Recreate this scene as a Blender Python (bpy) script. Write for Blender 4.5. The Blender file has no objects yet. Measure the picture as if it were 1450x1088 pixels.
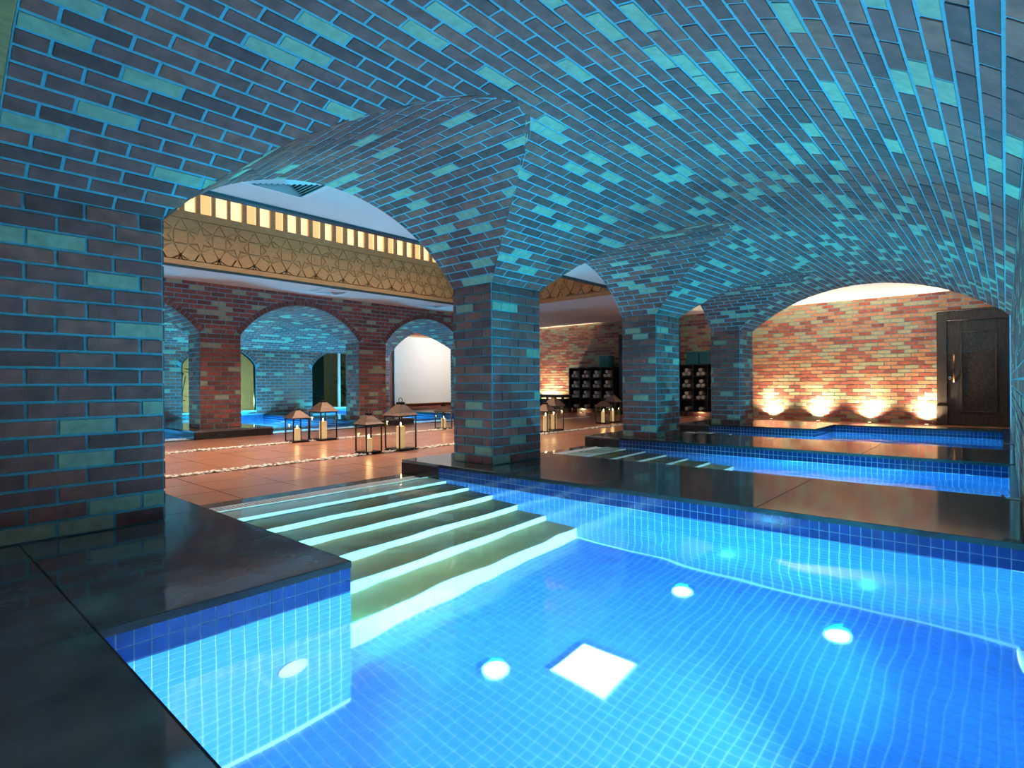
import bpy, bmesh, math, random
from mathutils import Vector, Matrix, Euler, noise
random.seed(7)
C = bpy.context.scene.collection
SC = bpy.context.scene
PI = math.pi

# ------------------------------------------------------------------ camera
F_PX, ROLL, HC = 792.0, 0.0069, 0.8
TH = math.atan2(699, 792)
cam_d = bpy.data.cameras.new('camera'); cam = bpy.data.objects.new('camera', cam_d); C.objects.link(cam)
cam_d.sensor_width = 36.0; cam_d.lens = 36.0 * F_PX / 1450; cam_d.clip_start = 0.02; cam_d.clip_end = 200
fw = Vector((math.cos(TH), math.sin(TH), 0)); rt0 = Vector((math.sin(TH), -math.cos(TH), 0)); up0 = Vector((0, 0, 1))
# image horizon climbs to the right by ROLL
rt = rt0 * math.cos(ROLL) - up0 * math.sin(ROLL); up = up0 * math.cos(ROLL) + rt0 * math.sin(ROLL)
cam.matrix_world = Matrix(((rt.x, up.x, -fw.x, 0), (rt.y, up.y, -fw.y, 0), (rt.z, up.z, -fw.z, HC), (0, 0, 0, 1)))
SC.camera = cam
CAMP = Vector((0, 0, HC))
SC.view_settings.view_transform = 'Standard'
SC.view_settings.look = 'None'
SC.view_settings.gamma = 1.0
SC.view_settings.use_curve_mapping = False
SC.view_settings.exposure = 0.0

# ------------------------------------------------------------------ world
w = bpy.data.worlds.new('world'); SC.world = w; w.use_nodes = True
w.node_tree.nodes['Background'].inputs[0].default_value = (0.10, 0.30, 0.62, 1)
w.node_tree.nodes['Background'].inputs[1].default_value = 0.03
cy = SC.cycles
cy.max_bounces = 9; cy.diffuse_bounces = 4; cy.glossy_bounces = 3; cy.transmission_bounces = 7; cy.transparent_max_bounces = 10
cy.caustics_refractive = True; cy.caustics_reflective = False
cy.sample_clamp_indirect = 6.0; cy.blur_glossy = 0.5
cy.use_denoising = True


def lamp(name, kind, loc, energy, color, aim=None, size=0.1, size_y=None, spot=60, blend=0.6, parent=None, spread=None, caustic=False):
    d = bpy.data.lights.new(name, kind); o = bpy.data.objects.new(name, d); C.objects.link(o)
    d.energy = energy; d.color = color
    if kind == 'AREA':
        d.size = size
        if size_y: d.shape = 'RECTANGLE'; d.size_y = size_y
        else: d.shape = 'DISK'
        if spread: d.spread = math.radians(spread)
    else:
        d.shadow_soft_size = size
    if kind == 'SPOT':
        d.spot_size = math.radians(spot); d.spot_blend = blend
    if caustic: d.cycles.is_caustics_light = True
    o.location = loc
    if aim is not None:
        o.rotation_euler = (Vector(aim) - Vector(loc)).to_track_quat('-Z', 'Y').to_euler()
    if parent:
        o.parent = parent; o.location = Vector(loc) - parent.location
    return o


# ------------------------------------------------------------------ levels and plan
ZW, ZF, ZC = -0.14, -0.16, 2.75          # water, terracotta floor, flat ceilings
Y0, Y1, Y2 = -0.07, 3.77, 4.33           # right wall face, pool face of arcade, court face of arcade
YM = 15.63                               # mirror: y -> YM - y gives the far bath hall
X0, XE, XW = 0.37, 11.5, 15.4            # vault start, vault end, end wall
SP, ZV, ZX = 1.80, 2.52, 2.50            # springing, crown of the vault, crown of the arches
PIERS = [(0.37, 1.13), (3.98, 4.73), (7.42, 8.17), (10.80, 11.50)]
OPEN = [(PIERS[i][1], PIERS[i + 1][0]) for i in range(3)]
BL, BH, J = 0.255, 0.09, 0.017           # brick module and joint
YC = (Y0 + Y1) / 2; HALF = (Y1 - Y0) / 2
RISE = ZV - SP; RV = (HALF ** 2 + RISE ** 2) / (2 * RISE); PHI = math.asin(HALF / RV)
ARC = []
for a, b in OPEN:
    h = (b - a) / 2; r = ZX - SP; R = (h * h + r * r) / (2 * r)
    ARC.append(((a + b) / 2, h, R, math.asin(h / R)))
LIGHTC = (0.22, 0.88, 1.0)
VAULTC = (0.0, 0.60, 0.98)
FL1, FL2, FL3 = 215, 260, 180
RIPPLE = 0.0055

# lamps of the place: court lay-light, pool lamps (bodies are built with the pools)
WARM = (1.0, 0.66, 0.38)
lamp('court_light', 'AREA', (4.6, 7.9, 4.05), 300, (1.0, 0.80, 0.62), (4.6, 7.9, 0), 8.0, 2.6, spread=115)


# ------------------------------------------------------------------ materials
def mat(name, col, rough=0.7, metal=0.0, var=0.25, scale=8.0, bump=0.0, bscale=60.0, emit=None, estr=0.0, spec=0.5, coat=0.0, stretch=None):
    m = bpy.data.materials.new(name); m.use_nodes = True; nt = m.node_tree; b = nt.nodes['Principled BSDF']
    b.inputs['Roughness'].default_value = rough; b.inputs['Metallic'].default_value = metal
    b.inputs['Specular IOR Level'].default_value = spec
    if coat: b.inputs['Coat Weight'].default_value = coat
    g = nt.nodes.new('ShaderNodeNewGeometry')
    src = g.outputs['Position']
    if stretch:
        mp = nt.nodes.new('ShaderNodeMapping'); mp.inputs['Scale'].default_value = stretch
        nt.links.new(src, mp.inputs['Vector']); src = mp.outputs['Vector']
    if var:
        n = nt.nodes.new('ShaderNodeTexNoise'); n.inputs['Scale'].default_value = scale; n.inputs['Detail'].default_value = 4
        nt.links.new(src, n.inputs['Vector'])
        r = nt.nodes.new('ShaderNodeValToRGB'); r.color_ramp.elements[0].position = .3; r.color_ramp.elements[1].position = .7
        r.color_ramp.elements[0].color = (*[c * (1 - var) for c in col], 1); r.color_ramp.elements[1].color = (*[min(1, c * (1 + var)) for c in col], 1)
        nt.links.new(n.outputs['Fac'], r.inputs['Fac']); nt.links.new(r.outputs['Color'], b.inputs['Base Color'])
    else:
        b.inputs['Base Color'].default_value = (*col, 1)
    if bump:
        n2 = nt.nodes.new('ShaderNodeTexNoise'); n2.inputs['Scale'].default_value = bscale; n2.inputs['Detail'].default_value = 3
        nt.links.new(src, n2.inputs['Vector'])
        bp = nt.nodes.new('ShaderNodeBump'); bp.inputs['Strength'].default_value = bump; bp.inputs['Distance'].default_value = 0.01
        nt.links.new(n2.outputs['Fac'], bp.inputs['Height']); nt.links.new(bp.outputs['Normal'], b.inputs['Normal'])
    if emit:
        b.inputs['Emission Color'].default_value = (*emit, 1); b.inputs['Emission Strength'].default_value = estr
    return m


def thin_glass(name, tint=(1, 1, 1), ior=1.45):
    m = bpy.data.materials.new(name); m.use_nodes = True; nt = m.node_tree
    for n in list(nt.nodes):
        if n.type != 'OUTPUT_MATERIAL': nt.nodes.remove(n)
    out = [n for n in nt.nodes][0]
    lw = nt.nodes.new('ShaderNodeLayerWeight'); lw.inputs['Blend'].default_value = .5
    pw = nt.nodes.new('ShaderNodeMath'); pw.operation = 'POWER'; pw.inputs[1].default_value = 4
    fr = nt.nodes.new('ShaderNodeMath'); fr.operation = 'MULTIPLY_ADD'; fr.inputs[1].default_value = .3; fr.inputs[2].default_value = .03
    nt.links.new(lw.outputs['Facing'], pw.inputs[0]); nt.links.new(pw.outputs[0], fr.inputs[0])
    t = nt.nodes.new('ShaderNodeBsdfTransparent'); t.inputs['Color'].default_value = (*tint, 1)
    gl = nt.nodes.new('ShaderNodeBsdfGlossy'); gl.inputs['Roughness'].default_value = 0.02
    mx = nt.nodes.new('ShaderNodeMixShader')
    nt.links.new(fr.outputs[0], mx.inputs[0]); nt.links.new(t.outputs[0], mx.inputs[1]); nt.links.new(gl.outputs[0], mx.inputs[2])
    nt.links.new(mx.outputs[0], out.inputs[0])
    return m


def water_mat():
    m = bpy.data.materials.new('pool_water'); m.use_nodes = True; nt = m.node_tree
    for n in list(nt.nodes):
        if n.type != 'OUTPUT_MATERIAL': nt.nodes.remove(n)
    out = [n for n in nt.nodes][0]
    g = nt.nodes.new('ShaderNodeBsdfGlass'); g.inputs['IOR'].default_value = 1.33; g.inputs['Roughness'].default_value = 0.08
    g.inputs['Color'].default_value = (0.93, 0.985, 1, 1)
    nt.links.new(g.outputs[0], out.inputs[0])
    return m


M = {}
M['brick_a'] = mat('brown_brick', (0.24, 0.07, 0.056), .8, var=.3, scale=14, bump=.35, bscale=90)
M['brick_b'] = mat('red_brick', (0.33, 0.09, 0.062), .8, var=.3, scale=14, bump=.35, bscale=90)
M['brick_c'] = mat('dark_brick', (0.16, 0.052, 0.044), .8, var=.3, scale=14, bump=.35, bscale=90)
M['brick_p'] = mat('pale_brick', (0.37, 0.37, 0.24), .8, var=.18, scale=20, bump=.3, bscale=90)
BRICKS = [M['brick_a'], M['brick_b'], M['brick_c'], M['brick_p']]
BW = [.42, .22, .20, .13]


def bond(u, v):
    r = math.floor(v / BH); c = math.floor(u / BL + (.5 if r % 2 else 0) + .25)
    k = (c * 2 + r * 3 + (r // 5) + (c // 6)) % 7
    if k == 0 and random.random() < .80 or random.random() < .03: return 3
    return random.choices((0, 1, 2), (.5, .25, .25))[0]
M['brick_t'] = mat('tan_brick', (0.46, 0.23, 0.13), .8, var=.25, scale=14, bump=.3, bscale=90)
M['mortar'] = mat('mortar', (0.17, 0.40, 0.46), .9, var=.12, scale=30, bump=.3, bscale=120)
M['stone'] = mat('dark_stone', (0.105, 0.10, 0.098), .08, var=.4, scale=3.5, bump=.03, bscale=9, coat=.0)
M['stone2'] = mat('black_stone_edge', (0.012, 0.013, 0.015), .25, var=.3, scale=6)
M['tile'] = mat('blue_mosaic_tile', (0.016, 0.09, 0.31), .15, var=.25, scale=11)
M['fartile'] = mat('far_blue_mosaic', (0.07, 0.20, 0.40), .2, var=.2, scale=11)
M['stone3'] = mat('matte_black_coping', (0.008, 0.009, 0.011), .6, var=.2, spec=.2)
M['shadedtile'] = mat('cobalt_border_tile', (0.008, 0.034, 0.17), .15, var=.25, scale=11)  # pool tile with the dimness above the water put into its colour
M['grout'] = mat('pale_grout', (0.30, 0.46, 0.56), .8, var=.1)
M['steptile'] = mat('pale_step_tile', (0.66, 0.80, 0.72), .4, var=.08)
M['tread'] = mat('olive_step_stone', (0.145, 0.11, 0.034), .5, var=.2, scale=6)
M['terra'] = mat('terracotta_tile', (0.38, 0.155, 0.085), .28, var=.2, scale=2.5, bump=.08, bscale=25)
M['terra_grout'] = mat('floor_grout', (0.22, 0.12, 0.08), .9, var=.15)
M['pebble'] = mat('white_pebble', (0.75, 0.66, 0.56), .7, var=.2, scale=30)
M['white'] = mat('white_plaster', (0.78, 0.78, 0.78), .85, var=.03, scale=2)
M['plastic'] = mat('white_plastic', (0.82, 0.84, 0.85), .35, var=0)
M['wood'] = mat('honey_wood', (0.47, 0.245, 0.095), .5, var=.22, scale=5, stretch=(1.5, 6, 14), bump=.1, bscale=30)
M['darkwood'] = mat('dark_wood', (0.065, 0.055, 0.048), .35, var=.35, scale=6, stretch=(6, 6, 1), bump=.15, bscale=20)
M['black'] = mat('black_wood', (0.022, 0.021, 0.022), .4, var=.2)
M['blackmetal'] = mat('black_metal', (0.02, 0.018, 0.017), .4, metal=.7, var=.2)
M['copper'] = mat('bronze_roof', (0.15, 0.085, 0.055), .42, metal=.5, var=.25, scale=20)
M['steel'] = mat('steel', (0.70, 0.70, 0.70), .25, metal=1.0, var=0)
M['brass'] = mat('brass', (0.55, 0.33, 0.16), .3, metal=1.0, var=0)
M['wax'] = mat('candle_wax', (0.80, 0.68, 0.46), .6, var=.05, emit=(1, .62, .25), estr=.45)
M['flame'] = mat('flame', (1, .8, .4), .5, var=0, emit=(1, .72, .35), estr=22)
M['wick'] = mat('wick', (.03, .02, .02), .9, var=0)
M['towel'] = mat('towel_cotton', (0.85, 0.78, 0.72), .95, var=.12, scale=40, bump=.4, bscale=200)
M['teal'] = mat('teal_fabric', (0.015, 0.16, 0.20), .8, var=.15, scale=25)
M['glow'] = mat('lit_pane', (0.9, .75, .5), .5, var=0, emit=(1, .74, .42), estr=1.15)
M['glow2'] = mat('lit_amber_pane', (0.9, .7, .4), .5, var=0, emit=(1, .58, .22), estr=.9)
M['uplens'] = mat('uplight_lens', (1, .9, .7), .3, var=0, emit=(1, .72, .42), estr=14)
M['poollens'] = mat('pool_lamp_lens', (.8, .95, 1), .3, var=0, emit=(.45, .9, 1), estr=6)
M['glass'] = thin_glass('clear_glass', (.97, .98, .97))
M['darkglass'] = thin_glass('window_glass', (.55, .68, .66))
M['water'] = water_mat()
M['leaf'] = mat('leaf', (0.06, 0.16, 0.04), .5, var=.4, scale=12)
M['curtain'] = mat('teal_screen', (0.012, 0.075, 0.095), .8, var=.2, scale=4, stretch=(8, 8, .4))
M['garden'] = mat('garden_soil', (0.05, 0.04, 0.03), .9, var=.3)
M['gardenwall'] = mat('garden_render', (0.62, 0.60, 0.48), .9, var=.15)
M['screen'] = mat('white_screen', (0.80, 0.79, 0.77), .9, var=.02)
M['trimdark'] = mat('dark_teal_trim', (0.012, 0.035, 0.04), .5, var=.1)
M['slot'] = mat('dark_slot', (0.015, 0.02, 0.025), .8, var=0)


# ------------------------------------------------------------------ object helpers
def link(name, me, parent=None, loc=None):
    o = bpy.data.objects.new(name, me); C.objects.link(o)
    if parent: o.parent = parent
    if loc is not None: o.location = loc
    return o


def tag(o, label=None, cat=None, group=None, kind=None):
    if label: o['label'] = label
    if cat: o['category'] = cat
    if group: o['group'] = group
    if kind: o['kind'] = kind
    return o


def empty(name, loc, label=None, cat=None, group=None, kind=None, rz=0):
    o = bpy.data.objects.new(name, None); C.objects.link(o); o.location = loc; o.empty_display_size = .1
    o.rotation_euler = (0, 0, rz)
    return tag(o, label, cat, group, kind)


class MB:
    """collects solids and builds one mesh object"""
    def __init__(s): s.v = []; s.f = []; s.mi = []
    def add(s, vs, fs, mi=0):
        n = len(s.v); s.v += [tuple(x) for x in vs]; s.f += [tuple(i + n for i in q) for q in fs]; s.mi += [mi] * len(fs)
        return s
    def box(s, a, b, mi=0):
        x0, y0, z0 = a; x1, y1, z1 = b
        return s.add([(x0, y0, z0), (x1, y0, z0), (x1, y1, z0), (x0, y1, z0), (x0, y0, z1), (x1, y0, z1), (x1, y1, z1), (x0, y1, z1)],
                     [(0, 3, 2, 1), (4, 5, 6, 7), (0, 1, 5, 4), (1, 2, 6, 5), (2, 3, 7, 6), (3, 0, 4, 7)], mi)
    def prism(s, bot, top, mi=0):
        n = len(bot)
        return s.add(list(bot) + list(top), [tuple(range(n))[::-1], tuple(range(n, 2 * n))] + [(i, (i + 1) % n, n + (i + 1) % n, n + i) for i in range(n)], mi)
    def quad(s, p, mi=0): return s.add(p, [tuple(range(len(p)))], mi)
    def lathe(s, prof, n=12, c=(0, 0, 0), mi=0, axis='z'):
        vs = []; fs = []
        for r, z in prof:
            for k in range(n):
                a = 2 * PI * k / n
                p = (r * math.cos(a), r * math.sin(a), z)
                if axis == 'y': p = (p[0], z, p[1])
                if axis == 'x': p = (z, p[0], p[1])
                vs.append((p[0] + c[0], p[1] + c[1], p[2] + c[2]))
        m = len(prof)
        for i in range(m - 1):
            for k in range(n):
                fs.append((i * n + k, i * n + (k + 1) % n, (i + 1) * n + (k + 1) % n, (i + 1) * n + k))
        fs.append(tuple(range(n))[::-1]); fs.append(tuple(range((m - 1) * n, m * n)))
        return s.add(vs, fs, mi)
    def tube(s, pts, r, n=8, mi=0):
        pts = [Vector(p) for p in pts]; vs = []; fs = []
        for i, p in enumerate(pts):
            d = (pts[min(i + 1, len(pts) - 1)] - pts[max(i - 1, 0)]).normalized()
            q = d.to_track_quat('Z', 'Y')
            for k in range(n):
                a = 2 * PI * k / n; vs.append(p + q @ Vector((r * math.cos(a), r * math.sin(a), 0)))
        for i in range(len(pts) - 1):
            for k in range(n): fs.append((i * n + k, i * n + (k + 1) % n, (i + 1) * n + (k + 1) % n, (i + 1) * n + k))
        fs.append(tuple(range(n))[::-1]); fs.append(tuple(range((len(pts) - 1) * n, len(pts) * n)))
        return s.add(vs, fs, mi)
    def build(s, name, mats, parent=None, loc=None, off=None, bev=0, smooth=False, label=None):
        me = bpy.data.meshes.new(name)
        v = s.v
        if off is not None: v = [(x - off[0], y - off[1], z - off[2]) for x, y, z in v]
        me.from_pydata(v, [], s.f)
        if not isinstance(mats, (list, tuple)): mats = [mats]
        for m in mats: me.materials.append(m)
        if len(mats) > 1: me.polygons.foreach_set('material_index', s.mi)
        if bev or smooth:
            bm = bmesh.new(); bm.from_mesh(me)
            if bev:
                bmesh.ops.recalc_face_normals(bm, faces=bm.faces)
                bmesh.ops.bevel(bm, geom=list(bm.edges), offset=bev, segments=1, affect='EDGES', clamp_overlap=True)
            if smooth:
                for f in bm.faces: f.smooth = True
            bm.to_mesh(me); bm.free()
        me.update()
        o = link(name, me, parent, loc)
        if label: o['label'] = label
        return o


def boxo(name, a, b, m, parent=None, bev=0, off=None):
    if off is None and parent: off = parent.location
    return MB().box(a, b).build(name, m, parent, off=off, bev=bev)


def in_view(P):
    d = P - CAMP; z = d.dot(fw)
    if z < .05: return 0
    x = d.dot(rt0) / z * F_PX; y = d.z / z * F_PX
    return 1 if abs(x) < 740 and abs(y) < 560 else 0


def clip(poly, g):
    vals = [g(*p) for p in poly]; out = []
    n = len(poly)
    for i in range(n):
        p, q, a, b = poly[i], poly[(i + 1) % n], vals[i], vals[(i + 1) % n]
        if a >= 0: out.append(p)
        if (a >= 0) != (b >= 0):
            t = a / (a - b); out.append((p[0] + (q[0] - p[0]) * t, p[1] + (q[1] - p[1]) * t))
    return out


def area2(p):
    return .5 * abs(sum(p[i][0] * p[(i + 1) % len(p)][1] - p[(i + 1) % len(p)][0] * p[i][1] for i in range(len(p))))


SHARED = {}


def lay(parent, name, polys, mapper, mats, weights, n_ind, proud=.0045, jitter=.001, sink=.004, wob=0.0, pick=None):
    """polys: 2D outlines; mapper(u,v,h) -> world point; the n_ind largest in view become objects, the rest one mesh of kind stuff"""
    items = []
    for p in polys:
        if len(p) < 3: continue
        A = area2(p)
        if A < 2e-5: continue
        cu = sum(q[0] for q in p) / len(p); cv = sum(q[1] for q in p) / len(p)
        P = mapper(cu, cv, 0); N = mapper(cu, cv, .01) - P
        N.normalize()
        d = CAMP - P; L = d.length
        s = A * max(0, N.dot(d) / L) / (L * L) * in_view(P)
        items.append((s, p, cu, cv, P, N))
    items.sort(key=lambda t: -t[0])
    off = parent.location if parent else Vector((0, 0, 0))
    st = MB(); k = 0
    idx = list(range(len(mats)))
    for s, p, cu, cv, P, N in items:
        mi = bond(cu, cv) if mats is BRICKS and weights is BW else pick(cu, cv) if pick else random.choices(idx, weights)[0]
        h = proud + random.uniform(-jitter, jitter)
        if k < n_ind and s > 1e-7:
            k += 1
            us = [q[0] for q in p]; vs_ = [q[1] for q in p]
            rect = len(p) == 4 and abs(area2(p) - (max(us) - min(us)) * (max(vs_) - min(vs_))) < 1e-7
            e = 1e-3
            U = (mapper(cu + e, cv, 0) - mapper(cu - e, cv, 0)).normalized()
            V = N.cross(U)
            if rect:
                lu, lv = round(max(us) - min(us), 3), round(max(vs_) - min(vs_), 3)
                cu, cv = (max(us) + min(us)) / 2, (max(vs_) + min(vs_)) / 2
                P = mapper(cu, cv, 0)
                key = (name, lu, lv, mi, mats[mi].name, proud)
                if key not in SHARED:
                    b = MB(); b.box((-lu / 2, -lv / 2, -sink), (lu / 2, lv / 2, proud))
                    me = bpy.data.meshes.new(name); me.from_pydata(b.v, [], b.f); me.materials.append(mats[mi]); SHARED[key] = me
                me = SHARED[key]
            else:
                b = MB()
                loc = []
                for q in p:
                    W = mapper(q[0], q[1], 0) - P; loc.append((W.dot(U), W.dot(V), W.dot(N)))
                if sum(loc[i][0] * loc[(i + 1) % len(loc)][1] - loc[(i + 1) % len(loc)][0] * loc[i][1] for i in range(len(loc))) < 0: loc = loc[::-1]
                b.prism([(x, y, z - sink) for x, y, z in loc], [(x, y, z + proud) for x, y, z in loc])
                me = bpy.data.meshes.new(name); me.from_pydata(b.v, [], b.f); me.materials.append(mats[mi])
            o = link(name, me, parent)
            R = Matrix((U, V, N)).transposed()
            if wob: R = R @ Euler((random.uniform(-wob, wob), random.uniform(-wob, wob), 0)).to_matrix()
            o.matrix_local = Matrix.Translation(P - off + N * (h - proud)) @ R.to_4x4()
        else:
            st.prism([mapper(q[0], q[1], -sink) for q in p], [mapper(q[0], q[1], h) for q in p], mi)
    if st.f:
        o = st.build(name, mats, parent, off=off); o['kind'] = 'stuff'
    return k


def rect(u0, u1, v0, v1, j=J):
    return [(u0 + j / 2, v0 + j / 2), (u1 - j / 2, v0 + j / 2), (u1 - j / 2, v1 - j / 2), (u0 + j / 2, v1 - j / 2)]


def courses(u0, u1, v0, v1, L=BL, H=BH, ph=0.0, j=J):
    out = []; n = max(1, round((v1 - v0) / H)); h = (v1 - v0) / n
    for r in range(n):
        s = u0 - ((r % 2) * .5 + ph + random.uniform(-.02, .02)) * L
        while s < u1 - 1e-6:
            a, b = max(s, u0), min(s + L, u1)
            if b - a > .035: out.append(rect(a, b, v0 + r * h, v0 + (r + 1) * h, j))
            s += L
    return out


def plane(O, U, V):
    O, U, V = Vector(O), Vector(U), Vector(V); N = U.cross(V).normalized()
    return lambda u, v, h: O + U * u + V * v + N * h


# mirror-aware y
def my(y, far): return YM - y if far else y


# ------------------------------------------------------------------ brick vault with crossing arches
def zm(y):
    d = RV * RV - (y - YC) ** 2
    if y > Y1 or d < 0: return SP - .9 * (y - Y1)
    return ZV - RV + math.sqrt(d)


def zc(x):
    best = -9
    for c, h, R, ph in ARC:
        if abs(x - c) < h: best = max(best, ZX - R + math.sqrt(R * R - (x - c) ** 2))
        else: best = max(best, SP - (abs(x - c) - h) * 1.2)
    return best


def vault(far):
    side = 'far ' if far else ''
    root = empty('ceiling', (X0, my(YC, far), SP), kind='structure')
    sl = RV * PHI * 2
    def vm(x, s, h):                       # s measured from the right springing
        a = s / RV - PHI; r = RV - h
        return Vector((x, my(YC + r * math.sin(a), far), ZV - RV + r * math.cos(a)))
    def gmain(x, s):
        y = YC + RV * math.sin(s / RV - PHI)
        if y < YC - .2: return 1
        return zm(min(y, Y1 - 1e-4)) - zc(x)
    mort = MB()
    nx = 150; ns = 48
    for i in range(nx):
        for k in range(ns):
            p = [(X0 + (XE - X0) * a / nx, sl * b / ns) for a, b in ((i, k), (i + 1, k), (i + 1, k + 1), (i, k + 1))]
            q = clip(p, lambda u, v: gmain(u, v) + .005)
            if len(q) > 2: mort.quad([vm(u, v, 0) for u, v in q])
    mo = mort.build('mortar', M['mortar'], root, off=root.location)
    polys = [clip(p, gmain) for p in courses(X0, XE, 0, sl)]
    lay(root, 'brick', polys, vm, BRICKS, BW, 0 if far else 300, jitter=.002)
    for i, (c, hw, R, ph) in enumerate(ARC):
        r2 = empty('ceiling', (c, my(Y2, far), SP), kind='structure')
        al = 2 * R * ph
        def am(y, s, h, c=c, R=R, ph=ph):
            a = s / R - ph; r = R - h
            return Vector((c + r * math.sin(a), my(y, far), ZX - R + r * math.cos(a)))
        def g(y, s, c=c, R=R, ph=ph):
            z = ZX - R + R * math.cos(s / R - ph)
            return z - zm(y)
        mb = MB(); n1, n2 = 40, 36
        ya = YC
        for a_ in range(n1):
            for b_ in range(n2):
                p = [(ya + (Y2 - ya) * a / n1, al * b / n2) for a, b in ((a_, b_), (a_ + 1, b_), (a_ + 1, b_ + 1), (a_, b_ + 1))]
                q = clip(p, lambda u, v: g(u, v) + .005)
                if len(q) > 2: mb.quad([am(u, v, 0) for u, v in q])
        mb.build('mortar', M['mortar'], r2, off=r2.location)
        # courses run along y
        rows = courses(ya, Y2, 0, al)
        lay(r2, 'brick', [clip(p, g) for p in rows], am, BRICKS, BW, 0 if far else (300, 260, 200)[i], jitter=.002)
    return root


def pier(k, far, label):
    a, b = PIERS[k]
    ya, yb = my(Y1, far), my(Y2, far)
    lo, hi = min(ya, yb), max(ya, yb)
    r = empty('brick_pier', ((a + b) / 2, (lo + hi) / 2, 0), label, 'pier', 'brick piers of the two arcades')
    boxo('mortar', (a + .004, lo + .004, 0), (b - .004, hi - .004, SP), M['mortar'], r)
    n = 1 if not far else 1
    lim = 300
    fs = [((a, lo, 0), (1, 0, 0), b - a, .0), ((b, lo, 0), (0, 1, 0), hi - lo, .3), ((b, hi, 0), (-1, 0, 0), b - a, .0), ((a, hi, 0), (0, -1, 0), hi - lo, .3)]
    for O, U, L, ph in fs:
        used = lay(r, 'brick', courses(.002, L - .002, 0.0, SP, ph=ph), plane(O, U, (0, 0, 1)), BRICKS, BW, lim, proud=.006)
        lim -= used
    return r


vault(False)
vault(True)
PL = ['broad brick pier at the left edge, dark and blue lit', 'nearest free-standing brick pier beside the pool steps', 'second free-standing brick pier, in front of the towel shelves', 'last brick pier before the uplit wall and the door']
for k in range(4): pier(k, False, PL[k])
FL = {1: 'far brick pier left of the lanterns, its front lit red', 2: 'far brick pier left of the white screen'}
FL = {1: FL[1], 2: FL[2], 3: 'far brick pier hidden behind the nearest pier, at the end of the far arcade', 0: 'far brick pier out at the left'}
for k in (1, 2, 3): pier(k, True, FL[k])


# spandrel walls over the arcades, court side
def spandrel(far, n_ind):
    y = my(Y2, far)
    r = empty('wall_far' if far else 'wall_near', (X0, y, SP), kind='structure')
    ring = .115
    def g(u, v, e=ring):
        m = 9
        for c, h, R, ph in ARC:
            if abs(u - c) < h + .4:
                m = min(m, math.hypot(u - c, v - (ZX - R)) - R - e)
        return m
    zt = ZC + .02
    mp = plane((0, y, 0), (1, 0, 0), (0, 0, 1)) if far else (lambda u, v, h: Vector((u, y + h, v)))
    # backing slab of mortar with the three arch openings
    mb = MB(); n1, n2 = 180, 16
    for i in range(n1):
        for k in range(n2):
            p = [(X0 + (XE - X0) * a / n1, SP + (zt - SP) * b / n2) for a, b in ((i, k), (i + 1, k), (i + 1, k + 1), (i, k + 1))]
            q = clip(p, lambda u, v: g(u, v, 0.0))
            if len(q) > 2: mb.quad([mp(u, v, 0) for u, v in q])
    mb.build('mortar', M['mortar'], r, off=r.location)
    polys = [clip(p, g) for p in courses(X0, XE, SP, zt)]
    k = lay(r, 'brick', polys, mp, BRICKS, BW, n_ind)
    for c, h, R, ph in (ARC if far else []):
        def pm(s, v, hh, c=c, R=R):
            a = s / (R + .05)
            q = mp(c + (R + v) * math.sin(a), ZX - R + (R + v) * math.cos(a), hh); return q
        n = round(2 * ph * (R + .05) / .085); st = 2 * ph * (R + .05) / n
        lay(r, 'arch_brick', [rect(-ph * (R + .05) + i * st, -ph * (R + .05) + (i + 1) * st, .004, ring, .011) for i in range(n)], pm, [M['brick_c'], M['brick_a']], [.7, .3], 60 if far else 0, proud=.010)
    return r


spandrel(True, 300)
spandrel(False, 0)

# ------------------------------------------------------------------ long right wall, its mirror at the back, end wall
wr = empty('wall_right', (X0, Y0, 0), kind='structure')
boxo('mortar', (X0, Y0 - .25, .001), (XE, Y0, SP + .02), M['mortar'], wr)
lay(wr, 'brick', courses(X0, XE, 0, SP), lambda u, v, h: Vector((u, Y0 + h, v)), BRICKS, BW, 60)
boxo('corner_trim', (XE - .012, Y0 - .02, ZF), (XE + .012, Y0 + .022, SP + .1), M['plastic'], wr)
boxo('backing', (X0, Y0 - .35, SP), (XE, Y0 - .02, 3.2), M['mortar'], wr)

YB = my(Y0, True)
wb = empty('wall_back', (X0, YB, 0), kind='structure')
WIN = [(5.10, 6.98), (8.67, 10.55)]
WZ0, WZS, WZT = .10, 1.38, 1.88
def wing(u, v, e=0.0):
    m = 9
    for a, b in WIN:
        c, h = (a + b) / 2, (b - a) / 2; rise = WZT - WZS; R = (h * h + rise * rise) / (2 * rise)
        if v > WZS: d = math.hypot(u - c, v - (WZT - R)) - R - e
        elif v < WZ0: d = WZ0 - v
        else: d = abs(u - c) - h - e
        if abs(u - c) < h + .5: m = min(m, d)
    return m
bm_ = lambda u, v, h: Vector((u, YB - h, v))
mb = MB(); n1, n2 = 200, 24
for i in range(n1):
    for k in range(n2):
        p = [(X0 + (XE - X0) * a / n1, -.02 + (SP + .1) * b / n2) for a, b in ((i, k), (i + 1, k), (i + 1, k + 1), (i, k + 1))]
        q = clip(p, wing)
        if len(q) > 2: mb.prism([bm_(u, v, -.12) for u, v in q], [bm_(u, v, 0) for u, v in q])
mb.build('mortar', M['mortar'], wb, off=wb.location)
lay(wb, 'brick', [clip(p, lambda u, v: wing(u, v, .11 if v > WZS - .05 else .0)) for p in courses(X0, XE, 0.02, SP)], bm_, BRICKS, BW, 300)
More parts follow.
